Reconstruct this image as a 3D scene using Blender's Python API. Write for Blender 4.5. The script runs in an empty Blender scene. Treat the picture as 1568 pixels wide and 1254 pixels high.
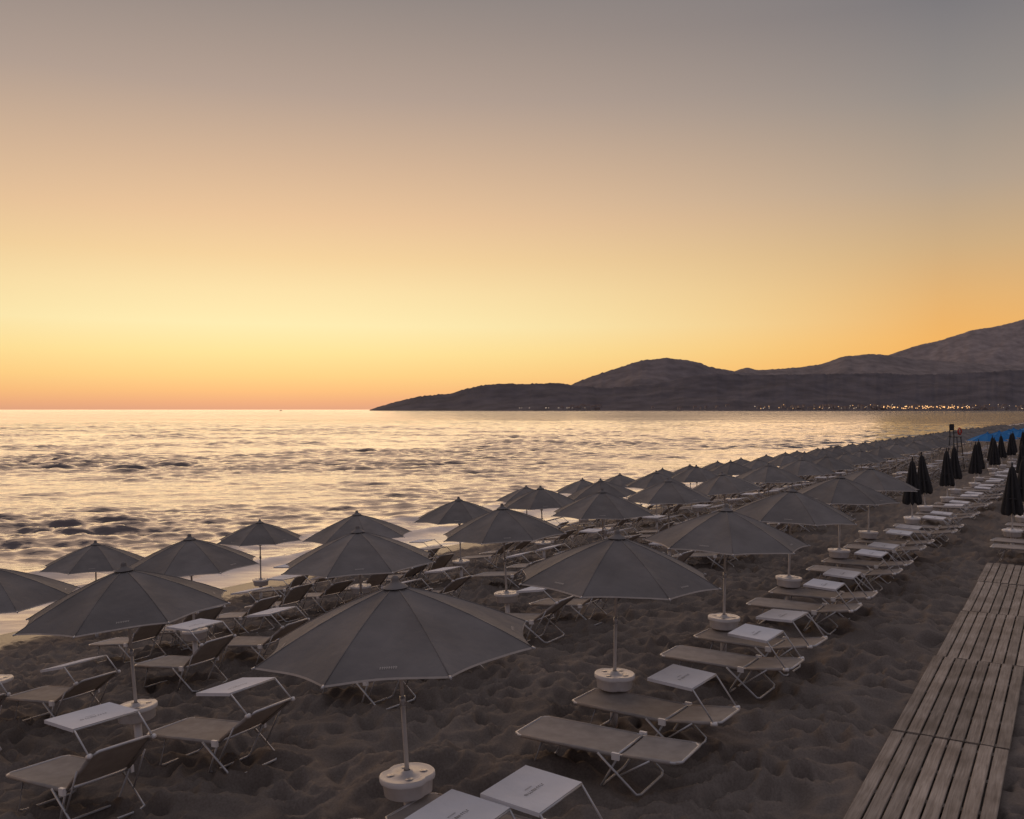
import bpy, math, random
import numpy as np
from mathutils import Vector
random.seed(4); rng=np.random.RandomState(7)
S=bpy.context.scene
S.view_settings.view_transform='Standard'; S.view_settings.look='None'
S.view_settings.exposure=0; S.view_settings.gamma=1
def lin(c):
    o=[]
    for v in c:
        v=v/255.0
        o.append(v/12.92 if v<=0.04045 else ((v+0.055)/1.055)**2.4)
    return (o[0],o[1],o[2],1)
FPX=1400.0; CX=784.0; HY=627.0; CAMZ=3.85; SEA=-2.3
UX,UY=0.547,0.837
UL=math.hypot(UX,UY); UX/=UL; UY/=UL
def W(U,N): return (UX*U-UY*N, UY*U+UX*N)
def UN(x,y): return (UX*x+UY*y, -UY*x+UX*y)
GN=[-4000,-30,5.5,8,10.2,14.5,21,25,28,60,90]; GZ=[0.6,.1,0,-.15,-.39,-.84,-1.75,-2.3,-2.65,-7,-9]
def gz(N): return float(np.interp(N,GN,GZ))

# ---------------- camera
cam=bpy.data.cameras.new("camera"); co=bpy.data.objects.new("camera",cam)
S.collection.objects.link(co); S.camera=co
co.location=(0,0,CAMZ); co.rotation_euler=(math.radians(90),0,0)
cam.sensor_width=36; cam.sensor_fit='HORIZONTAL'; cam.lens=FPX/1568*36; cam.clip_end=60000; cam.clip_start=.05

# ---------------- world
SUN_AZ=math.radians(-15.3)   # from +Y, clockwise positive
sx,sy=math.sin(SUN_AZ),math.cos(SUN_AZ)
w=bpy.data.worlds.new("World"); S.world=w; w.use_nodes=True
nt=w.node_tree; nt.nodes.clear()
def N_(t,**k):
    n=nt.nodes.new(t)
    for a,b in k.items(): setattr(n,a,b)
    return n
L=lambda a,b: nt.links.new(a,b)
tc=N_('ShaderNodeTexCoord'); sep=N_('ShaderNodeSeparateXYZ'); L(tc.outputs['Generated'],sep.inputs[0])
def ramp(stops):
    r=N_('ShaderNodeValToRGB')
    e=r.color_ramp.elements
    e[0].position=stops[0][0]; e[0].color=lin(stops[0][1])
    e[1].position=stops[-1][0]; e[1].color=lin(stops[-1][1])
    for p,c in stops[1:-1]:
        q=e.new(p); q.color=lin(c)
    L(sep.outputs['Z'],r.inputs[0]); return r
near=ramp([(0,(222,164,132)),(.008,(236,174,130)),(.02,(248,192,130)),(.036,(253,211,139)),(.06,(254,228,157)),(.09,(254,237,180)),(.125,(252,227,172)),(.16,(246,212,160)),(.20,(236,198,156)),(.25,(216,183,152)),(.32,(182,161,147)),(.41,(148,137,132)),(.6,(144,136,140)),(1,(158,156,166))])
far=ramp([(0,(226,156,104)),(.015,(241,168,92)),(.04,(247,178,91)),(.07,(244,182,101)),(.11,(231,181,116)),(.16,(209,175,131)),(.22,(182,162,142)),(.30,(150,142,137)),(.38,(124,121,124)),(.6,(130,130,137)),(1,(158,156,166))])
back=ramp([(0,(104,96,103)),(.1,(122,112,118)),(.3,(124,118,127)),(1,(158,156,166))])
cmb=N_('ShaderNodeCombineXYZ'); L(sep.outputs['X'],cmb.inputs[0]); L(sep.outputs['Y'],cmb.inputs[1])
nrm=N_('ShaderNodeVectorMath',operation='NORMALIZE'); L(cmb.outputs[0],nrm.inputs[0])
dot=N_('ShaderNodeVectorMath',operation='DOT_PRODUCT'); L(nrm.outputs[0],dot.inputs[0]); dot.inputs[1].default_value=(sx,sy,0)
m1=N_('ShaderNodeMapRange'); L(dot.outputs['Value'],m1.inputs[0])
m1.inputs[1].default_value=1; m1.inputs[2].default_value=.76; m1.inputs[3].default_value=0; m1.inputs[4].default_value=1
m2=N_('ShaderNodeMapRange',interpolation_type='SMOOTHSTEP'); L(dot.outputs['Value'],m2.inputs[0])
m2.inputs[1].default_value=.76; m2.inputs[2].default_value=-.5; m2.inputs[3].default_value=0; m2.inputs[4].default_value=1
x1=N_('ShaderNodeMixRGB'); L(m1.outputs[0],x1.inputs[0]); L(near.outputs[0],x1.inputs[1]); L(far.outputs[0],x1.inputs[2])
x2=N_('ShaderNodeMixRGB'); L(m2.outputs[0],x2.inputs[0]); L(x1.outputs[0],x2.inputs[1]); L(back.outputs[0],x2.inputs[2])
bg=N_('ShaderNodeBackground'); L(x2.outputs[0],bg.inputs[0]); bg.inputs[1].default_value=.98
sky=N_('ShaderNodeTexSky'); sky.sky_type='NISHITA'; sky.sun_disc=False
sky.sun_elevation=math.radians(2); sky.sun_rotation=SUN_AZ
bg2=N_('ShaderNodeBackground'); L(sky.outputs[0],bg2.inputs[0]); bg2.inputs[1].default_value=.002
ad=N_('ShaderNodeAddShader'); L(bg.outputs[0],ad.inputs[0]); L(bg2.outputs[0],ad.inputs[1])
out=N_('ShaderNodeOutputWorld'); L(ad.outputs[0],out.inputs[0])

sl=bpy.data.lights.new("sun",'SUN'); sl.energy=1.2; sl.angle=math.radians(74); sl.color=(1,.65,.42)
so=bpy.data.objects.new("sun",sl); S.collection.objects.link(so)
d=Vector((sx,sy,math.tan(math.radians(9))))
so.rotation_euler=d.to_track_quat('Z','Y').to_euler()

# ---------------- materials
def mat(name,col,rough=.6,metal=0,noise=None,bump=None,trans=0,spec=.5,vary=0):
    m=bpy.data.materials.new(name); m.use_nodes=True; t=m.node_tree; b=t.nodes['Principled BSDF']
    b.inputs['Roughness'].default_value=rough; b.inputs['Metallic'].default_value=metal
    b.inputs['Specular IOR Level'].default_value=spec
    b.inputs['Base Color'].default_value=(*col,1)
    c=t.nodes.new('ShaderNodeTexCoord')
    if noise:
        sc,amt=noise
        n=t.nodes.new('ShaderNodeTexNoise'); n.inputs['Scale'].default_value=sc; n.inputs['Detail'].default_value=6
        t.links.new(c.outputs['Object'],n.inputs['Vector'])
        r=t.nodes.new('ShaderNodeValToRGB'); r.color_ramp.elements[0].position=.3; r.color_ramp.elements[1].position=.7
        r.color_ramp.elements[0].color=(*[v*(1-amt) for v in col],1); r.color_ramp.elements[1].color=(*[min(1,v*(1+amt)) for v in col],1)
        t.links.new(n.outputs[0],r.inputs[0]); t.links.new(r.outputs[0],b.inputs['Base Color'])
        if vary:
            oi_=t.nodes.new('ShaderNodeObjectInfo'); gi=t.nodes.new('ShaderNodeNewGeometry')
            a1=t.nodes.new('ShaderNodeMath'); a1.operation='ADD'; t.links.new(oi_.outputs['Random'],a1.inputs[0]); t.links.new(gi.outputs['Random Per Island'],a1.inputs[1])
            mr_=t.nodes.new('ShaderNodeMapRange'); mr_.inputs[1].default_value=0; mr_.inputs[2].default_value=2; mr_.inputs[3].default_value=1-vary; mr_.inputs[4].default_value=1+vary
            t.links.new(a1.outputs[0],mr_.inputs[0])
            sc_=t.nodes.new('ShaderNodeVectorMath'); sc_.operation='SCALE'; t.links.new(r.outputs[0],sc_.inputs[0]); t.links.new(mr_.outputs[0],sc_.inputs['Scale'])
            t.links.new(sc_.outputs[0],b.inputs['Base Color'])
    if bump:
        sc,st,ds=bump
        n=t.nodes.new('ShaderNodeTexNoise'); n.inputs['Scale'].default_value=sc; n.inputs['Detail'].default_value=5
        t.links.new(c.outputs['Object'],n.inputs['Vector'])
        bp=t.nodes.new('ShaderNodeBump'); bp.inputs['Strength'].default_value=st; bp.inputs['Distance'].default_value=ds
        t.links.new(n.outputs[0],bp.inputs['Height']); t.links.new(bp.outputs[0],b.inputs['Normal'])
    if trans>0:
        tr=t.nodes.new('ShaderNodeBsdfTranslucent'); tr.inputs[0].default_value=(*col,1)
        mx=t.nodes.new('ShaderNodeMixShader'); mx.inputs[0].default_value=trans
        t.links.new(b.outputs[0],mx.inputs[1]); t.links.new(tr.outputs[0],mx.inputs[2])
        t.links.new(mx.outputs[0],t.nodes['Material Output'].inputs[0])
    return m
M_canopy=mat("canopy_fabric",(.19,.174,.167),.85,noise=(2.4,.14),bump=(5,.45,.05),trans=.05,spec=.2,vary=.2)
M_blue=mat("blue_fabric",(.03,.2,.5),.8,noise=(3,.1),trans=.15,spec=.2)
M_trim=mat("canopy_trim",(.5,.45,.41),.8,noise=(10,.1))
M_pole=mat("painted_pole",(.6,.56,.53),.4,noise=(5,.12))
M_plastic=mat("white_plastic",(.78,.75,.74),.4,noise=(8,.06))
M_frame=mat("aluminium_frame",(.5,.49,.5),.38,metal=.35,noise=(6,.15))
M_mesh=mat("lounger_mesh_fabric",(.36,.32,.295),.8,noise=(7,.14),bump=(60,.2,.004),trans=.05,spec=.2,vary=.12)
M_hood=mat("hood_fabric",(.74,.73,.76),.8,noise=(4,.06),bump=(7,.5,.02),trans=.1,spec=.2,vary=.06)
M_print=mat("dark_print",(.06,.06,.07),.7,noise=(30,.2))
M_dark=mat("dark_canopy_fabric",(.035,.033,.035),.85,noise=(5,.2),trans=.05)
M_red=mat("red_fabric",(.5,.04,.03),.7,noise=(5,.1))

# ---------------- mesh builder
class MB:
    def __init__(s): s.v=[];s.f=[];s.m=[];s.mats=[];s.sm=[]
    def mi(s,m):
        if m not in s.mats: s.mats.append(m)
        return s.mats.index(m)
    def add(s,vs,fs,m,smooth=False):
        o=len(s.v); s.v+= [tuple(p) for p in vs]; k=s.mi(m)
        for f in fs: s.f.append(tuple(i+o for i in f)); s.m.append(k); s.sm.append(smooth)
    def tube(s,pts,r,m,seg=8,cap=True):
        pts=[Vector(p) for p in pts]; rs=r if isinstance(r,(list,tuple)) else [r]*len(pts)
        vs=[];fs=[]
        for i,p in enumerate(pts):
            if i==0:t=pts[1]-p
            elif i==len(pts)-1:t=p-pts[i-1]
            else:t=(pts[i+1]-p).normalized()+(p-pts[i-1]).normalized()
            t.normalize(); a=Vector((0,0,1)) if abs(t.z)<.9 else Vector((1,0,0))
            x=t.cross(a).normalized(); y=t.cross(x)
            for k in range(seg):
                an=2*math.pi*k/seg; vs.append(p+(x*math.cos(an)+y*math.sin(an))*rs[i])
        for i in range(len(pts)-1):
            for k in range(seg):
                fs.append((i*seg+k,i*seg+(k+1)%seg,(i+1)*seg+(k+1)%seg,(i+1)*seg+k))
        if cap:
            fs.append(tuple(range(seg))[::-1]); fs.append(tuple((len(pts)-1)*seg+k for k in range(seg)))
        s.add(vs,fs,m,True)
    def grid(s,P,m,smooth=True):
        nr=len(P);nc=len(P[0]); vs=[p for r in P for p in r]; fs=[]
        for i in range(nr-1):
            for j in range(nc-1): fs.append((i*nc+j,i*nc+j+1,(i+1)*nc+j+1,(i+1)*nc+j))
        s.add(vs,fs,m,smooth)
    def box(s,a,b,m):
        x0,y0,z0=a;x1,y1,z1=b
        vs=[(x0,y0,z0),(x1,y0,z0),(x1,y1,z0),(x0,y1,z0),(x0,y0,z1),(x1,y0,z1),(x1,y1,z1),(x0,y1,z1)]
        s.add(vs,[(0,3,2,1),(4,5,6,7),(0,1,5,4),(1,2,6,5),(2,3,7,6),(3,0,4,7)],m)
    def mesh(s,name):
        me=bpy.data.meshes.new(name); me.from_pydata(s.v,[],s.f)
        for m in s.mats: me.materials.append(m)
        me.polygons.foreach_set('material_index',s.m); me.polygons.foreach_set('use_smooth',s.sm); me.update(); return me
def obj(name,me,loc=(0,0,0),rot=(0,0,0),sc=(1,1,1)):
    o=bpy.data.objects.new(name,me); S.collection.objects.link(o); o.location=loc; o.rotation_euler=rot; o.scale=sc; return o
def gridmesh(name,X,Y,Z,m,smooth=True):
    nr,nc=X.shape; v=np.stack([X,Y,Z],-1).reshape(-1,3).astype(np.float32)
    i=np.arange(nr*nc).reshape(nr,nc)
    f=np.stack([i[:-1,:-1],i[:-1,1:],i[1:,1:],i[1:,:-1]],-1).reshape(-1,4).astype(np.int32)
    me=bpy.data.meshes.new(name); me.vertices.add(len(v)); me.vertices.foreach_set('co',v.ravel())
    me.loops.add(f.size); me.loops.foreach_set('vertex_index',f.ravel())
    me.polygons.add(len(f)); me.polygons.foreach_set('loop_start',np.arange(0,f.size,4,dtype=np.int32))
    me.polygons.foreach_set('loop_total',np.full(len(f),4,dtype=np.int32))
    me.polygons.foreach_set('use_smooth',np.full(len(f),smooth))
    me.update(calc_edges=True); me.validate(); me.materials.append(m)
    if len(me.polygons) and me.polygons[0].normal.z<0: me.flip_normals()
    return me
def vnoise(x,y,seed=0):
    R=np.random.RandomState(seed).rand(256,256)
    xi=np.floor(x).astype(int); yi=np.floor(y).astype(int); fx=x-xi; fy=y-yi
    fx=fx*fx*(3-2*fx); fy=fy*fy*(3-2*fy)
    a=R[xi%256,yi%256];b=R[(xi+1)%256,yi%256];c=R[xi%256,(yi+1)%256];d=R[(xi+1)%256,(yi+1)%256]
    return (a*(1-fx)+b*fx)*(1-fy)+(c*(1-fx)+d*fx)*fy-.5
def fbm(x,y,o=4,seed=0):
    s=0;a=1
    for i in range(o): s=s+a*vnoise(x*2**i+17.3*i,y*2**i+5.1*i,seed+i); a*=.5
    return s

# ---------------- sand
def grow(start,end,d0,g):
    a=[start];d=d0
    while a[-1]<end: d*=g; a.append(a[-1]+d)
    return a[1:]
Uc=np.array([-x for x in grow(-3,60,.045,1.08)][::-1]+list(np.arange(3,24,.045))+grow(24,22000,.045,1.03))
Nc=np.array([-x for x in grow(1,3500,.045,1.07)][::-1]+list(np.arange(-1,14,.045))+grow(14,85,.045,1.012))
UU,NN=np.meshgrid(Uc,Nc,indexing='ij')
NP=NN+np.clip((NN-19)/4,0,1)*1.5*fbm(UU*.09,UU*0+2,2,91)*np.clip((95-NN)/30,0,1)
Z=np.interp(NP,GN,GZ)
fade=np.clip(1-(UU-60)/80,0,1)*np.clip((23.8-NN)/3,0.0,1)*np.clip((NN+60)/50,0,1)
def ridg(a): return 1-np.abs(a)*2
wx=UU+.45*fbm(UU*1.3,NN*1.3,2,71); wy=NN+.45*fbm(UU*1.3,NN*1.3,2,81)
rel=.10*fbm(UU*.8,NN*.8,3,3)+.18*vnoise(wx*2.8,wy*2.1,11)+.14*(ridg(1.6*vnoise(wx*3.6+wy*.9,wy*2.7,31))-.6)+.05*vnoise(UU*6,NN*6,21)
dep=np.zeros_like(Z)
for k in range(7000):
    u=rng.uniform(2,42); n=rng.uniform(-1,23)
    a=rng.uniform(0,math.pi) if rng.rand()<.5 else rng.normal(0,.35)
    la=rng.uniform(.11,.19); lb=la*rng.uniform(.45,.75); dpt=rng.uniform(.035,.1)
    i0,i1=np.searchsorted(Uc,[u-.6,u+.6]); j0,j1=np.searchsorted(Nc,[n-.6,n+.6])
    du=UU[i0:i1,j0:j1]-u; dn=NN[i0:i1,j0:j1]-n
    p=(du*math.cos(a)+dn*math.sin(a))/la; q=(-du*math.sin(a)+dn*math.cos(a))/lb
    r2=p*p+q*q
    dep[i0:i1,j0:j1]+= -dpt*np.exp(-r2)+dpt*.5*np.exp(-(np.sqrt(r2)-1.6)**2*3.5)
dep=np.clip(dep,-.12,.07)
Z=Z+fade*(rel*.85+dep)
bx,by=.5214,.8533
XW=UX*UU-UY*NN; YW=UY*UU+UX*NN
ba=(XW-3.17)*bx+(YW-8.6)*by; bp=(XW-3.17)*by-(YW-8.6)*bx
msk=np.clip(1-np.maximum(np.maximum(-.05-bp,bp-1.28),0)/.25,0,1)*(ba<16.4)*(ba>-12)
Z=Z*(1-msk)+msk*np.minimum(Z,0.0+.15*Z)
ms=bpy.data.materials.new("sand"); ms.use_nodes=True; t=ms.node_tree; b=t.nodes['Principled BSDF']
c=t.nodes.new('ShaderNodeTexCoord')
def tn(tp,**k):
    n=t.nodes.new(tp)
    for a,v in k.items(): setattr(n,a,v)
    return n
n1=tn('ShaderNodeTexNoise'); n1.inputs['Scale'].default_value=.6; n1.inputs['Detail'].default_value=5
n2=tn('ShaderNodeTexNoise'); n2.inputs['Scale'].default_value=45; n2.inputs['Detail'].default_value=4
t.links.new(c.outputs['Object'],n1.inputs[0]); t.links.new(c.outputs['Object'],n2.inputs[0])
r1=tn('ShaderNodeValToRGB'); r1.color_ramp.elements[0].position=.3; r1.color_ramp.elements[1].position=.72
r1.color_ramp.elements[0].color=(.15,.124,.107,1); r1.color_ramp.elements[1].color=(.2,.168,.146,1)
t.links.new(n1.outputs[0],r1.inputs[0])
r2=tn('ShaderNodeValToRGB'); r2.color_ramp.elements[0].color=(.82,.82,.82,1); r2.color_ramp.elements[1].color=(1.14,1.14,1.14,1)
r2.color_ramp.elements[0].position=.3; r2.color_ramp.elements[1].position=.7
t.links.new(n2.outputs[0],r2.inputs[0])
mu=tn('ShaderNodeMixRGB',blend_type='MULTIPLY'); mu.inputs[0].default_value=1
t.links.new(r1.outputs[0],mu.inputs[1]); t.links.new(r2.outputs[0],mu.inputs[2])
dt=tn('ShaderNodeVectorMath',operation='DOT_PRODUCT'); dt.inputs[1].default_value=(-UY,UX,0); t.links.new(c.outputs['Object'],dt.inputs[0])
n3=tn('ShaderNodeTexNoise'); n3.inputs['Scale'].default_value=.25; t.links.new(c.outputs['Object'],n3.inputs[0])
ma=tn('ShaderNodeMath',operation='MULTIPLY_ADD'); ma.inputs[1].default_value=3; t.links.new(n3.outputs[0],ma.inputs[0]); t.links.new(dt.outputs['Value'],ma.inputs[2])
mr=tn('ShaderNodeMapRange',interpolation_type='SMOOTHSTEP'); mr.inputs[1].default_value=23.2; mr.inputs[2].default_value=24.2; t.links.new(ma.outputs[0],mr.inputs[0])
wet=tn('ShaderNodeMixRGB'); wet.inputs[2].default_value=(.06,.045,.036,1); t.links.new(mr.outputs[0],wet.inputs[0]); t.links.new(mu.outputs[0],wet.inputs[1])
t.links.new(wet.outputs[0],b.inputs['Base Color'])
rr=tn('ShaderNodeMapRange'); rr.inputs[3].default_value=.95; rr.inputs[4].default_value=.4; t.links.new(mr.outputs[0],rr.inputs[0]); t.links.new(rr.outputs[0],b.inputs['Roughness'])
bs=tn('ShaderNodeMapRange'); bs.inputs[3].default_value=.4; bs.inputs[4].default_value=.1; t.links.new(mr.outputs[0],bs.inputs[0])
bpn=tn('ShaderNodeBump'); bpn.inputs['Distance'].default_value=.03; t.links.new(bs.outputs[0],bpn.inputs['Strength'])
n4=tn('ShaderNodeTexNoise'); n4.inputs['Scale'].default_value=5; n4.inputs['Detail'].default_value=5; t.links.new(c.outputs['Object'],n4.inputs[0])
t.links.new(n4.outputs[0],bpn.inputs['Height']); t.links.new(bpn.outputs[0],b.inputs['Normal'])
b.inputs['Specular IOR Level'].default_value=.15
obj("beach_sand_ground",gridmesh("beach_sand_ground",XW,YW,Z,ms))

# ---------------- sea
az=np.radians(np.linspace(-50,38,820)); r=np.exp(np.linspace(math.log(16),math.log(28000),1700))
RR,AA=np.meshgrid(r,az,indexing='ij'); X=RR*np.sin(AA); Y=RR*np.cos(AA)
SN=-UY*X+UX*Y
sp=RR*(math.log(28000/16)/1700)
H=np.zeros_like(X)
for k in range(84):
    lam=float(np.exp(rng.uniform(math.log(.6),math.log(6.5))))
    th=rng.normal(0,.55)+.1
    dx,dy=math.sin(th),-math.cos(th)
    amp=.009*lam**.82*rng.uniform(.4,1.4)
    kk=2*math.pi/lam
    wgt=np.clip((lam/sp-1.6)/1.6,0,1)
    ph=kk*(dx*X+dy*Y)+rng.uniform(0,6.28)
    H+=amp*wgt*(np.sin(ph)+.3*np.sin(2*ph+1.2))
H*=.8
gust=1+1.8*fbm(X*.05,Y*.06,4,40)
shal=np.clip((SN-25.5)/16,0.05,1)
ZS=SEA+H*np.clip(gust,.25,2)*shal
for off,wd,ht in ((28.6,.6,.17),(33.0,.9,.14)):
    o=off+1.2*fbm(X*.08,Y*.08,2,60)*2
    ZS+=ht*np.exp(-((SN-o)/wd)**2)*np.clip(1-(RR-200)/300,0,1)
mw=bpy.data.materials.new("sea_water"); mw.use_nodes=True; t=mw.node_tree; b=t.nodes['Principled BSDF']
b.inputs['Base Color'].default_value=(.12,.092,.09,1); b.inputs['Roughness'].default_value=.09; b.inputs['IOR'].default_value=1.34
c=tn('ShaderNodeTexCoord')
mp=tn('ShaderNodeMapping'); mp.inputs['Scale'].default_value=(.5,1.2,1); t.links.new(c.outputs['Object'],mp.inputs[0])
na=tn('ShaderNodeTexNoise'); na.inputs['Scale'].default_value=2.2; na.inputs['Detail'].default_value=4; na.inputs['Roughness'].default_value=.5; t.links.new(mp.outputs[0],na.inputs[0])
nb=tn('ShaderNodeTexNoise'); nb.inputs['Scale'].default_value=.3; nb.inputs['Detail'].default_value=5; nb.inputs['Roughness'].default_value=.55; t.links.new(mp.outputs[0],nb.inputs[0])
dt=tn('ShaderNodeVectorMath',operation='DOT_PRODUCT'); dt.inputs[1].default_value=(-UY,UX,0); t.links.new(c.outputs['Object'],dt.inputs[0])
st=tn('ShaderNodeMapRange'); st.inputs[1].default_value=25; st.inputs[2].default_value=55; st.inputs[3].default_value=.08; st.inputs[4].default_value=1; t.links.new(dt.outputs['Value'],st.inputs[0])
b1=tn('ShaderNodeBump'); b1.inputs['Distance'].default_value=.09; t.links.new(st.outputs[0],b1.inputs['Strength']); t.links.new(na.outputs[0],b1.inputs['Height'])
b2=tn('ShaderNodeBump'); b2.inputs['Distance'].default_value=3.2; t.links.new(nb.outputs[0],b2.inputs['Height'])
sd=tn('ShaderNodeMapRange'); sd.inputs[1].default_value=80; sd.inputs[2].default_value=350; sd.inputs[3].default_value=.0; sd.inputs[4].default_value=1; t.links.new(dt.outputs['Value'],sd.inputs[0])
mp2=tn('ShaderNodeMapping'); mp2.inputs['Scale'].default_value=(.006,.02,1); t.links.new(c.outputs['Object'],mp2.inputs[0])
ng=tn('ShaderNodeTexNoise'); ng.inputs['Scale'].default_value=1; ng.inputs['Detail'].default_value=6; t.links.new(mp2.outputs[0],ng.inputs[0])
gr=tn('ShaderNodeMapRange'); gr.inputs[1].default_value=.35; gr.inputs[2].default_value=.65; gr.inputs[3].default_value=.4; gr.inputs[4].default_value=1.0; t.links.new(ng.outputs[0],gr.inputs[0])
gm=tn('ShaderNodeMath',operation='MULTIPLY'); t.links.new(sd.outputs[0],gm.inputs[0]); t.links.new(gr.outputs[0],gm.inputs[1]); t.links.new(gm.outputs[0],b2.inputs['Strength'])
t.links.new(b1.outputs[0],b2.inputs['Normal']); t.links.new(b2.outputs[0],b.inputs['Normal'])
nf=tn('ShaderNodeTexNoise'); nf.inputs['Scale'].default_value=.35; nf.inputs['Detail'].default_value=7; t.links.new(c.outputs['Object'],nf.inputs[0])
fa=tn('ShaderNodeMath',operation='MULTIPLY_ADD'); fa.inputs[1].default_value=7; t.links.new(nf.outputs[0],fa.inputs[0]); t.links.new(dt.outputs['Value'],fa.inputs[2])
fr=tn('ShaderNodeValToRGB'); fe=fr.color_ramp.elements
fm=tn('ShaderNodeMapRange'); fm.inputs[1].default_value=27; fm.inputs[2].default_value=42; t.links.new(fa.outputs[0],fm.inputs[0]); t.links.new(fm.outputs[0],fr.inputs[0])
fe[0].position=0; fe[0].color=(.12,.12,.12,1); fe[1].position=1; fe[1].color=(0,0,0,1)
for p,v in ((.09,.8),(.13,.06),(.34,.8),(.38,.05),(.62,.6),(.66,.0)):
    q=fe.new(p); q.color=(v,v,v,1)
df=tn('ShaderNodeBsdfDiffuse'); df.inputs[0].default_value=(.85,.77,.72,1)
mx=tn('ShaderNodeMixShader'); t.links.new(fr.outputs[0],mx.inputs[0]); t.links.new(b.outputs[0],mx.inputs[1]); t.links.new(df.outputs[0],mx.inputs[2])
t.links.new(mx.outputs[0],t.nodes['Material Output'].inputs[0])
obj("sea_water",gridmesh("sea_water",X,Y,ZS,mw))

# ---------------- hills
def hill(name,D,pts,col,depth,seed):
    xs=np.arange(pts[0][0],pts[-1][0]+.1,3.0); ys=np.interp(xs,[p[0] for p in pts],[p[1] for p in pts])
    kr=np.array([1,2,3,2,1.])/9; ys2=np.convolve(np.pad(ys,2,mode='edge'),kr,'valid')
    h=(HY-ys2)/FPX*D+ (CAMZ-SEA)
    h=h+fbm(xs*.08,xs*0,4,seed)*.014*h.clip(0,300)+fbm(xs*.4,xs*0+3,2,seed+3)*6*np.clip(h/60,0,1)
    s=np.concatenate([np.linspace(-1,0,46),np.linspace(.06,1,14)])
    XX,SS=np.meshgrid((xs-CX)/FPX*D,s,indexing='ij'); HH=np.repeat(h[:,None],len(s),1)
    prof=np.where(SS<0,(1-np.abs(SS))**1.25,(1-SS)**1.0)
    spur=fbm(XX/D*14,SS*2.2,4,seed+9)
    Zh=SEA-3+(HH+3)*np.clip(prof+spur*.3*np.abs(SS)*(1-np.abs(SS))*2.2,0,1.0 )
    Yh=D+SS*depth*(.35+.65*np.clip(HH/HH.max(),0,1))
    XX=XX*(Yh/D)
    m=mat(name+"_haze_tinted_vegetation",col,.95,noise=(.01,.24),bump=(.02,.3,6),spec=.05)  # aerial haze painted into the base colour, paler on each farther ridge
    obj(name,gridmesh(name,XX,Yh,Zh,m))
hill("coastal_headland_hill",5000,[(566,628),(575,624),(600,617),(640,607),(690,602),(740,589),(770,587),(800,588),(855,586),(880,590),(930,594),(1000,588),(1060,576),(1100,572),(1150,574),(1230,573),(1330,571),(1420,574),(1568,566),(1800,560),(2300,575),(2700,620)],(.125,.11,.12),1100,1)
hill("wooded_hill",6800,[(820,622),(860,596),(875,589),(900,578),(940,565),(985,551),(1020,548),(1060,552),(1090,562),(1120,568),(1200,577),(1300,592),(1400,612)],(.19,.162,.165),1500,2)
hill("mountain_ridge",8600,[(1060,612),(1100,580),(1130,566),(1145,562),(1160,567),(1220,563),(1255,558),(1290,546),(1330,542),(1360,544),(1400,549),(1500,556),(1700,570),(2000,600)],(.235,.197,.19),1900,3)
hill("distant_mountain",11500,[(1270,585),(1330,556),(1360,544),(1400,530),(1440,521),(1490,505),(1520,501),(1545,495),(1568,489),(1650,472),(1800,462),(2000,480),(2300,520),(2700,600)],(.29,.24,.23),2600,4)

tb=MB(); tlt=MB()
M_house=mat("pale_render",(.34,.29,.28),.8,noise=(.05,.2)); M_roof=mat("clay_roof",(.16,.1,.08),.8,noise=(.1,.2))
def emis(n,c,s):
    m=bpy.data.materials.new(n); m.use_nodes=True; bb=m.node_tree.nodes['Principled BSDF']
    bb.inputs['Emission Color'].default_value=(*c,1); bb.inputs['Emission Strength'].default_value=s; return m
M_lamp=emis("lamp_glow",(1,.5,.16),1.6); M_lamp2=emis("lamp_glow_pale",(1,.75,.5),.9)
def house(px,py,D,sc):
    X=(px-CX)/FPX*D; Zc=max(SEA,CAMZ-(py-HY)/FPX*D)
    w_,h_,d_=rng.uniform(9,24)*sc,rng.uniform(6,11)*sc,12
    tb.box((X-w_/2,D,Zc-3),(X+w_/2,D+d_,Zc+h_),M_house)
    tb.add([(X-w_/2-.5,D-.5,Zc+h_),(X+w_/2+.5,D-.5,Zc+h_),(X+w_/2+.5,D+d_+.5,Zc+h_),(X-w_/2-.5,D+d_+.5,Zc+h_),(X-w_/4,D+d_/2,Zc+h_+3),(X+w_/4,D+d_/2,Zc+h_+3)],[(0,1,5,4),(1,2,5),(2,3,4,5),(3,0,4)],M_roof)
def lamp(px,py,D,r_,m):
    X=(px-CX)/FPX*D; Zc=CAMZ-(py-HY)/FPX*D
    vs=[(X+r_,D,Zc),(X-r_,D,Zc),(X,D+r_,Zc),(X,D-r_,Zc),(X,D,Zc+r_),(X,D,Zc-r_)]
    tlt.add(vs,[(0,2,4),(2,1,4),(1,3,4),(3,0,4),(2,0,5),(1,2,5),(3,1,5),(0,3,5)],m)
for k in range(260):
    px=rng.choice([rng.uniform(860,920),rng.uniform(1200,1360),rng.uniform(1330,1600),rng.uniform(1000,1700)],p=[.12,.33,.38,.17])
    house(px,rng.uniform(622,627),rng.uniform(3700,3850),rng.uniform(.45,.85))
for k in range(70): lamp(rng.uniform(1350,1485),rng.uniform(621.5,625.5),3650,rng.uniform(1.4,2.6),M_lamp)
for k in range(60): lamp(rng.uniform(1150,1640),rng.uniform(619,626),3650,rng.uniform(1,1.8),random.choice([M_lamp,M_lamp2]))
for k in range(14): lamp(rng.uniform(790,905),624.5,3650,rng.uniform(1,1.7),M_lamp2)
obj("coastal_town",tb.mesh("coastal_town")); obj("town_lights",tlt.mesh("town_lights"))

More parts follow.
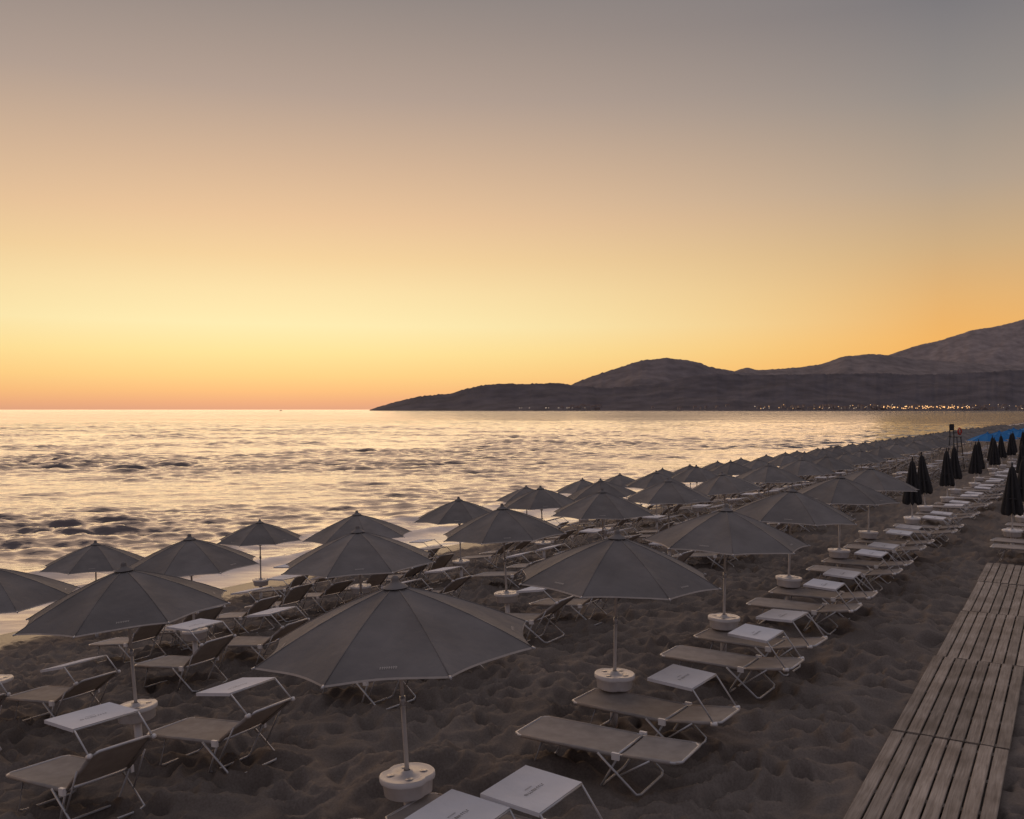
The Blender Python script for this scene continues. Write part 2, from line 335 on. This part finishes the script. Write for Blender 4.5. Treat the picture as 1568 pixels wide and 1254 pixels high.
bb=MB(); 
bb.add([(-6,0,0),(-4,-2,0),(5,-2,0),(6,0,0),(5,2,0),(-4,2,0),(-8,0,2),(-5,-2.4,1.8),(6,-2.4,1.6),(6,2.4,1.6),(-5,2.4,1.8)],[(0,1,7,6),(1,2,8,7),(2,3,8),(3,9,8),(3,4,9),(4,5,10,9),(5,0,6,10),(6,7,8,9,10)],M_dark)
bb.box((-2,-1.5,1.8),(3,1.5,4),M_house); bb.tube([(0,0,4),(0,0,6)],.15,M_dark,6)
obj("motor_boat",bb.mesh("motor_boat"),((430-CX)/FPX*4200,4200,SEA-.3))

# ---------------- umbrella
def canopy(mb,mc,Rr=1.26,top=2.28,drop=.52):
    prof=lambda t: top-drop*(.70*t+.30*t*t)
    for k in range(8):
        a0=k*math.pi/4+.2; P=[]
        def pt(tt,a,lift=0):
            w4=4*a*(1-a); ang=a0+a*math.pi/4
            rad=Rr*tt*math.cos(math.pi/8)/math.cos(math.pi/8-a*math.pi/4)
            rad*=1-.045*w4*tt**3
            z=prof(tt)-.035*w4*tt*(1.1-tt)*2+.012*w4*tt**6
            z+=.005*math.sin(9*tt+5*a+k*1.7)*w4*tt
            return (rad*math.cos(ang),rad*math.sin(ang),z+lift)
        for i in range(15):
            tt=.03+.97*i/14
            P.append([pt(tt,j/10) for j in range(11)])
        mb.grid(P,mc)
        rim=P[-1]
        mb.grid([[ (x*1.002,y*1.002,z+.002) for x,y,z in rim],[(x*1.006,y*1.006,z-.014) for x,y,z in rim]],M_trim)
        if k%2==0:
            a=.42
            while a<.58:
                mb.add([pt(.90,a,.006),pt(.90,a+.006,.006),pt(.925,a+.006,.006),pt(.925,a,.006)],[(0,1,2,3)],M_trim)
                mb.add([pt(.905,a+.008,.006),pt(.905,a+.015,.006),pt(.912,a+.015,.006),pt(.912,a+.008,.006)],[(0,1,2,3)],M_trim)
                a+=.022
        ca,sa=math.cos(a0),math.sin(a0)
        pts=[(Rr*q*ca,Rr*q*sa,prof(q)+.002) for q in (.04,.3,.55,.8,1.0)]
        mb.tube(pts,.0055,mc,5)
        mb.tube([(x,y,z-.016) for x,y,z in pts],.006,M_frame,5)
        mb.tube([(Rr*1.0*ca,Rr*1.0*sa,prof(1)),(Rr*1.025*ca,Rr*1.025*sa,prof(1)-.012)],.011,M_frame,6)
        mb.tube([(.035*ca,.035*sa,1.62),(Rr*.5*ca,Rr*.5*sa,prof(.5)-.02)],.006,M_frame,5)
    P=[]
    for i,(rr_,zz) in enumerate(((.115,-.028),(.09,-.008),(.05,.012),(.034,.03),(.036,.052),(.026,.07),(.002,.078))):
        P.append([(rr_*math.cos(a),rr_*math.sin(a),top+zz+.008) for a in np.linspace(0,2*math.pi,17)])
    mb.grid(P,mc)
def pole_table(mb,top,table=True):
    mb.tube([(0,0,.5),(0,0,1.25)],.021,M_pole,12); mb.tube([(0,0,1.25),(0,0,top)],.0175,M_pole,12)
    mb.tube([(0,0,1.2),(0,0,1.28)],.028,M_frame,10); mb.tube([(0,0,1.58),(0,0,1.66)],.04,M_plastic,10)
    mb.tube([(0,0,-.15),(0,0,.5)],.048,M_plastic,14)
    if table:
        prof=[(.05,.415),(.19,.41),(.215,.425),(.224,.53),(.246,.54),(.25,.555),(.25,.585),(.243,.592),(.232,.592),(.22,.588),(.06,.588),(.05,.61),(.03,.62)]
        seg=32; P=[]
        for rr_,zz in prof:
            row=[]
            for k in range(seg+1):
                a=2*math.pi*k/seg
                q=1.0
                if rr_>.1: q=1-.13*max(0,math.cos(2*a))**10
                row.append((rr_*q*math.cos(a),rr_*q*math.sin(a),zz))
            P.append(row)
        mb.grid(P,M_plastic)
        for k in range(4):
            a=k*math.pi/2+math.pi/4
            cx,cy=.15*math.cos(a),.15*math.sin(a)
            mb.tube([(cx,cy,.589),(cx,cy,.5915)],.036,M_frame,14)
def make_umb(mc,name):
    mb=MB(); canopy(mb,mc); pole_table(mb,2.26); return mb.mesh(name)
UMB=make_umb(M_canopy,"beach_umbrella"); BLUE=make_umb(M_blue,"blue_beach_umbrella")
def make_closed():
    mb=MB(); seg=48; P=[]
    for z,r0,am in ((2.34,.012,0),(2.3,.03,.1),(2.24,.06,.25),(2.05,.085,.35),(1.8,.115,.4),(1.5,.15,.42),(1.25,.185,.42),(1.08,.21,.4),(1.02,.2,.35)):
        P.append([((r0*(1+am*math.cos(8*a+z*1.5)))*math.cos(a),(r0*(1+am*math.cos(8*a+z*1.5)))*math.sin(a),z-.04*math.cos(8*a)*(z<1.3)) for a in np.linspace(0,2*math.pi,seg+1)])
    mb.grid(P,M_dark); mb.tube([(0,0,1.42),(0,0,1.46)],.165,M_dark,16)
    pole_table(mb,2.38); mb.tube([(0,0,2.3),(0,0,2.42)],.02,M_dark,8)
    return mb.mesh("closed_beach_umbrella")
CLOSED=make_closed()

# ---------------- lounger
def make_lounger(ang,hood,hz=None,name="sun_lounger"):
    mb=MB(); wd=.33; zb=.37; r_=.015; hx=1.2; bl=.66
    a=math.radians(ang); ca,sa=math.cos(a),math.sin(a)
    mb.tube([(hx,-wd,zb),(.06,-wd,zb),(0,-wd+.06,zb),(0,wd-.06,zb),(.06,wd,zb),(hx,wd,zb)],r_,M_frame)
    mb.tube([(hx,-wd,zb),(hx,wd,zb)],r_*.9,M_frame)
    def sheet(p0,dx,dz,ln,m,wd_,sag,nu=8,nv=6):
        P=[]
        for i in range(nu+1):
            row=[]
            for j in range(nv+1):
                s_=i/nu;q=j/nv
                sg=sag*(4*q*(1-q))**.5*(.4+.6*4*s_*(1-s_)) if 0<q<1 else 0
                row.append((p0[0]+dx*ln*s_,(-1+2*q)*wd_,p0[2]+dz*ln*s_-sg))
            P.append(row)
        mb.grid(P,m)
    sheet((.015,0,zb+.012),1,0,hx-.03,M_mesh,wd,.022)
    for y in (-wd,wd):
        mb.tube([(.1,y,zb),(hx-.06,y,zb)],r_+.005,M_mesh,8)
    bx_=lambda s_,o=0:(hx+ca*s_-sa*o,zb+sa*s_+ca*o)
    e=bx_(bl); e1=bx_(bl-.06); s0=bx_(0)
    mb.tube([(s0[0],-wd+.02,s0[1]),(e1[0],-wd+.02,e1[1]),(e[0],-wd+.08,e[1]),(e[0],wd-.08,e[1]),(e1[0],wd-.02,e1[1]),(s0[0],wd-.02,s0[1])],r_,M_frame)
    p=bx_(.04,.012)
    sheet((p[0],0,p[1]),ca,sa,bl-.05,M_mesh,wd-.02,.03)
    for y in (-wd+.02,wd-.02):
        q0=bx_(.06);q1=bx_(bl-.1); mb.tube([(q0[0],y,q0[1]),(q1[0],y,q1[1])],r_+.005,M_mesh,8)
    y1=wd-.03
    mb.tube([(.34,-y1,zb),(.2,-y1,.03),(.19,-y1+.05,.012),(.19,y1-.05,.012),(.2,y1,.03),(.34,y1,zb)],.0125,M_frame)
    mb.tube([(1.0,-wd-.02,zb),(1.42,-wd-.02,.03),(1.44,-wd+.05,.012),(1.44,wd-.05,.012),(1.42,wd+.02,.03),(1.0,wd+.02,zb)],.0135,M_frame)
    mb.tube([(1.22,-wd,zb),(1.02,-y1,.03),(1.01,-y1+.05,.014),(1.01,y1-.05,.014),(1.02,y1,.03),(1.22,wd,zb)],.0125,M_frame)
    for y in (-wd-.02,wd+.02):
        g=bx_(.36); mb.tube([(g[0],y,g[1]),(1.25,y,.19)],.010,M_frame,6)
        mb.box((hx-.04,y-.02 if y<0 else y-.012,zb-.035),(hx+.04,y+.012 if y<0 else y+.02,zb+.035),M_plastic)
    if hood:
        hp=bx_(bl-.05)
        if ang<20: top=(hp[0]-.25,hp[1]+.33); tl=math.radians(177)
        else: top=(hp[0]-.24,hp[1]+.22); tl=math.radians(183)
        if hz is not None: tl=math.radians(hz)
        hl=.54; ex=(top[0]+math.cos(tl)*hl,top[1]+math.sin(tl)*hl)
        for y in (-wd,wd):
            mb.tube([(hp[0],y,hp[1]),(top[0],y,top[1]),(ex[0],y,ex[1])],.010,M_frame,6)
            mb.tube([(hp[0]-.035*ca,y,hp[1]-.01),(hp[0]+.03*ca,y,hp[1]+.01)],.024,M_plastic,8)
        mb.tube([(ex[0],-wd,ex[1]),(ex[0],wd,ex[1])],.010,M_frame,6); mb.tube([(top[0],-wd,top[1]),(top[0],wd,top[1])],.010,M_frame,6)
        P=[]
        for i in range(9):
            s_=i/8; row=[]
            for j in range(9):
                q=j/8; sg=.018*4*q*(1-q)*4*s_*(1-s_)
                row.append((top[0]+(ex[0]-top[0])*s_,(-1+2*q)*(wd+.01),top[1]+(ex[1]-top[1])*s_+.014-sg))
            P.append(row)
        mb.grid(P,M_hood)
        for y in (-wd-.01,wd+.01): mb.grid([[(top[0],y,top[1]+.014),(ex[0],y,ex[1]+.014)],[(top[0],y,top[1]-.02),(ex[0],y,ex[1]-.02)]],M_hood)
        mb.grid([[(ex[0],-wd,ex[1]+.014),(ex[0],wd,ex[1]+.014)],[(ex[0]-.003,-wd,ex[1]-.025),(ex[0]-.003,wd,ex[1]-.025)]],M_hood)
        R_=random.Random(3)
        dxh=(ex[0]-top[0])/hl; dzh=(ex[1]-top[1])/hl
        def dash(s_,y,l,ww):
            x0=top[0]+dxh*s_; z0=top[1]+dzh*s_+.0165-.018*.9*4*(s_/hl)*(1-s_/hl)
            mb.add([(x0,y,z0),(x0+dxh*l,y,z0+dzh*l),(x0+dxh*l,y+ww,z0+dzh*l),(x0,y+ww,z0)],[(0,1,2,3)],M_print)
        y=-.13
        while y<.13:
            dash(.24,y,.028,.005); 
            if R_.random()<.6: dash(.24 if R_.random()<.5 else .263,y,.005,.016)
            if R_.random()<.5: dash(.24,y+.014,.028,.004)
            y+=.026
        y=-.05
        while y<.05: dash(.3,y,.014,.004); y+=.013
    return mb.mesh(name)
FLAT=make_lounger(3,False); FLATH=make_lounger(8,True); FLATH2=make_lounger(11,True,182)
UP=[make_lounger(32,True),make_lounger(38,True,176),make_lounger(28,True,188)]

def put_umb(x,y,lean=(-3.2,0),me=UMB,name="beach_umbrella",dz=0,s=1.0):
    U,N=UN(x,y)
    h=2.34
    lx,ly=math.radians(lean[0]),math.radians(lean[1])
    g=gz(N)+dz
    fx=x-math.sin(lx)*h; fy=y-math.sin(ly)*h
    o=obj(name,me,(fx,fy,g),(0,0,0),(s,s,s))
    o.rotation_mode='ZYX'; o.rotation_euler=(-ly,lx,random.uniform(0,6.28))
    return o
HEAD=math.atan2(-UX,UY)
def put_l(U,N,me,j=.03):
    x,y=W(U,N)
    sl_=(gz(N)-gz(N-1.6))/1.6
    return obj("sun_lounger",me,(x,y,gz(N)+.01),(0,math.atan(sl_),HEAD+random.gauss(0,j)))
def jl(a=1.2): return (random.gauss(0,a),random.gauss(0,a))
row1=[(-1.05,8.2,(-3.6,0)),(1.30,11.3,(1.0,0)),(3.37,14.4,(1.0,0)),(5.45,17.8,(2,0)),(7.65,21.3,(1,0)),(9.6,24.5,(2,1))]
for x,y,l in row1:
    put_umb(x,y,l); U,N=UN(x,y)
    A_=abs(x+1.05)<.1
    put_l(U-(.10 if A_ else .38),N+(-.22 if A_ else .25),FLATH if x!=3.37 else FLATH2)
    put_l(U-(.86 if A_ else 1.65),N+(.0 if A_ else .25),FLAT if abs(x-1.3)<.1 else FLATH)
U0=UN(9.6,24.5)[0]
k=1
while U0+3.9*k<170:
    U=U0+3.9*k; x,y=W(U,5.2+random.uniform(-.25,.25)); put_umb(x,y,jl(1.5),CLOSED,"closed_beach_umbrella")
    if k>4: 
        x,y=W(U+1.6,3.2+random.uniform(-.4,.4)); put_umb(x,y,jl(1.5),CLOSED,"closed_beach_umbrella")
    if U<110:
        put_l(U-.4,5.4,random.choice([FLATH,FLATH2,FLATH,UP[0]])); put_l(U-1.7,5.4,random.choice([FLATH,FLATH2]))
    k+=1
for k in range(14):
    U=UN(13.45,24.7)[0]+3.9*k; x,y=W(U,2.2)
    put_umb(x,y,jl(1),CLOSED,"closed_beach_umbrella")
    put_l(U-.6,2.6,FLATH,.05); put_l(U-1.9,2.5,FLATH,.05)
def row(expl,nrow,step,umax,foot,ulounge0,lmax,offs=(.12,-1.4)):
    Us=[]
    for x,y,l in expl:
        put_umb(x,y,l); Us.append(UN(x,y)[0])
    U=Us[-1]+step
    while U<umax:
        x,y=W(U+random.uniform(-.2,.2),nrow+random.uniform(-.25,.25)); put_umb(x,y,(-1.5+random.gauss(0,1.5),random.gauss(0,1.2)),s=random.uniform(.97,1.02)); Us.append(U); U+=step
    U=Us[0]-step
    lus=[]
    while U>ulounge0: lus.append(U); U-=step
    for U in lus+Us:
        if U>lmax: continue
        for o in offs:
            put_l(U+o+random.uniform(-.08,.08),foot+random.uniform(-.1,.1),random.choice(UP),.045)
row([(-4.8,11.3,(-5,0)),(-2.5,14.8,(-3,0)),(-.2,18.2,(-3,0)),(2.15,21.8,(-1,0)),(4.3,25.2,(-1,0))],10.15,4.0,175,9.45,2.6,95)
row([(-7.9,13.8,(-3,0)),(-6.0,17.0,(-3,0)),(-3.67,21.6,(-3,0)),(-1.48,25.3,(-2,0))],14.8,4.1,175,13.4,2,85)
row([(-10.3,22.6,(-1,0)),(-7.45,27,(-1,0))],21,100,20,16.6,8,20)
for k in range(34):
    x,y=W(31.8+4.3*k,19.8+random.uniform(-.3,.3)); put_umb(x,y,(-1.5,0))
for k in range(26):
    for o in (-.4,-1.7): put_l(12.5+4.1*k+o,16.9+random.uniform(-.15,.15),random.choice(UP),.06)
for k in range(18):
    if k in (0,3): continue
    for o in (-.4,-1.7): put_l(15.0+4.3*k+o,19.9+random.uniform(-.2,.2),random.choice(UP),.08)
for D,px in ((60,1512),(64,1530),(68,1545),(66,1562),(74,1552),(80,1575)):
    put_umb((px-CX)/FPX*D,D,(0,0),BLUE,"blue_beach_umbrella",dz=.1)
# lifeguard high chair
fl=MB()
for sx_ in (-1,1):
    for sy_ in (-1,1): fl.tube([(sx_*.42,sy_*.42,-.2),(sx_*.24,sy_*.24,2.2)],.032,M_dark,8)
    fl.tube([(sx_*.24,.24,2.2),(sx_*.24,.28,3.05)],.03,M_dark,8)
    fl.tube([(sx_*.26,-.24,2.5),(sx_*.26,.26,2.5)],.02,M_dark,8)
for q in range(6):
    z=.3+q*.32; w_=.42-.18*(z+.2)/2.4; fl.tube([(-w_,-w_,z),(w_,-w_,z)],.018,M_dark,6)
fl.box((-.3,-.3,2.2),(.3,.3,2.25),M_dark); fl.box((-.25,.23,2.65),(.25,.27,3.1),M_dark)
fl.tube([(.2*math.cos(a),-.3,2.6+.2*math.sin(a)) for a in np.linspace(0,2*math.pi,15)],.05,M_red,8,False)
obj("lifeguard_high_chair",fl.mesh("lifeguard_high_chair"),(.485*62,62,gz(UN(.485*62,62)[1])),(0,0,.6))

# ---------------- boardwalk
mwd=bpy.data.materials.new("weathered_wood"); mwd.use_nodes=True; t=mwd.node_tree; b=t.nodes['Principled BSDF']
c=tn('ShaderNodeTexCoord'); oi=tn('ShaderNodeNewGeometry')
mp=tn('ShaderNodeMapping'); mp.inputs['Scale'].default_value=(1.2,26,8); t.links.new(c.outputs['Object'],mp.inputs[0])
n=tn('ShaderNodeTexNoise'); n.inputs['Scale'].default_value=2; n.inputs['Detail'].default_value=8; n.inputs['Distortion'].default_value=.6; t.links.new(mp.outputs[0],n.inputs[0])
rp=tn('ShaderNodeValToRGB'); rp.color_ramp.elements[0].position=.28; rp.color_ramp.elements[1].position=.72
rp.color_ramp.elements[0].color=(.22,.18,.15,1); rp.color_ramp.elements[1].color=(.42,.36,.31,1); t.links.new(n.outputs[0],rp.inputs[0])
nn=tn('ShaderNodeTexNoise'); nn.inputs['Scale'].default_value=1.7; nn.inputs['Detail'].default_value=7; t.links.new(c.outputs['Object'],nn.inputs[0])
rq=tn('ShaderNodeValToRGB'); rq.color_ramp.elements[0].position=.35; rq.color_ramp.elements[1].position=.65
rq.color_ramp.elements[0].color=(.68,.65,.62,1); rq.color_ramp.elements[1].color=(1.1,1.1,1.1,1); t.links.new(nn.outputs[0],rq.inputs[0])
rnd=tn('ShaderNodeMapRange'); rnd.inputs[3].default_value=.72; rnd.inputs[4].default_value=1.15; t.links.new(oi.outputs['Random Per Island'],rnd.inputs[0])
mm=tn('ShaderNodeMixRGB',blend_type='MULTIPLY'); mm.inputs[0].default_value=1; t.links.new(rp.outputs[0],mm.inputs[1]); t.links.new(rq.outputs[0],mm.inputs[2])
m3=tn('ShaderNodeVectorMath',operation='SCALE'); t.links.new(mm.outputs[0],m3.inputs[0]); t.links.new(rnd.outputs[0],m3.inputs['Scale'])
t.links.new(m3.outputs[0],b.inputs['Base Color']); b.inputs['Roughness'].default_value=.85
bu=tn('ShaderNodeBump'); bu.inputs['Strength'].default_value=.5; bu.inputs['Distance'].default_value=.01; t.links.new(n.outputs[0],bu.inputs['Height']); t.links.new(bu.outputs[0],b.inputs['Normal'])
bw=MB()
joints=[-8.6,-4.9,-1.2,2.5,6.3,10.0,13.4,16.2]
def plank(x0,x1,y0,y1,z0,z1,tz):
    e=.006
    vs=[]
    pr=[(y0,z0),(y0,z1-e),(y0+e,z1),(y1-e,z1),(y1,z1-e),(y1,z0)]
    for x,dz in ((x0,0),(x1,tz)):
        for yy,zz in pr: vs.append((x,yy,zz+dz))
    fs=[(i,i+6,i+7,i+1) for i in range(5)]+[(5,11,6,0),tuple(range(6)),tuple(range(11,5,-1))]
    bw.add(vs,fs,mwd)
for a,b_ in zip(joints[:-1],joints[1:]):
    off=random.uniform(-.03,.03); zz=random.uniform(-.008,.008); nb_=8; wd=1.23/nb_
    for k in range(nb_):
        y0=-off-1.23+k*wd+.011; y1=y0+wd-.022
        z=.095+zz+random.uniform(-.004,.004)
        plank(a+.008+random.uniform(0,.02),b_-.008-random.uniform(0,.02),y0,y1,z-.028,z,random.uniform(-.006,.006))
    for q in range(5):
        xx=a+.1+(b_-a-.3)*q/4; bw.box((xx,-off-1.2,.0+zz),(xx+.09,-off-.03,.062+zz),mwd)
obj("wooden_boardwalk",bw.mesh("wooden_boardwalk"),(3.17,8.6,0),(0,0,math.atan2(by,bx)))
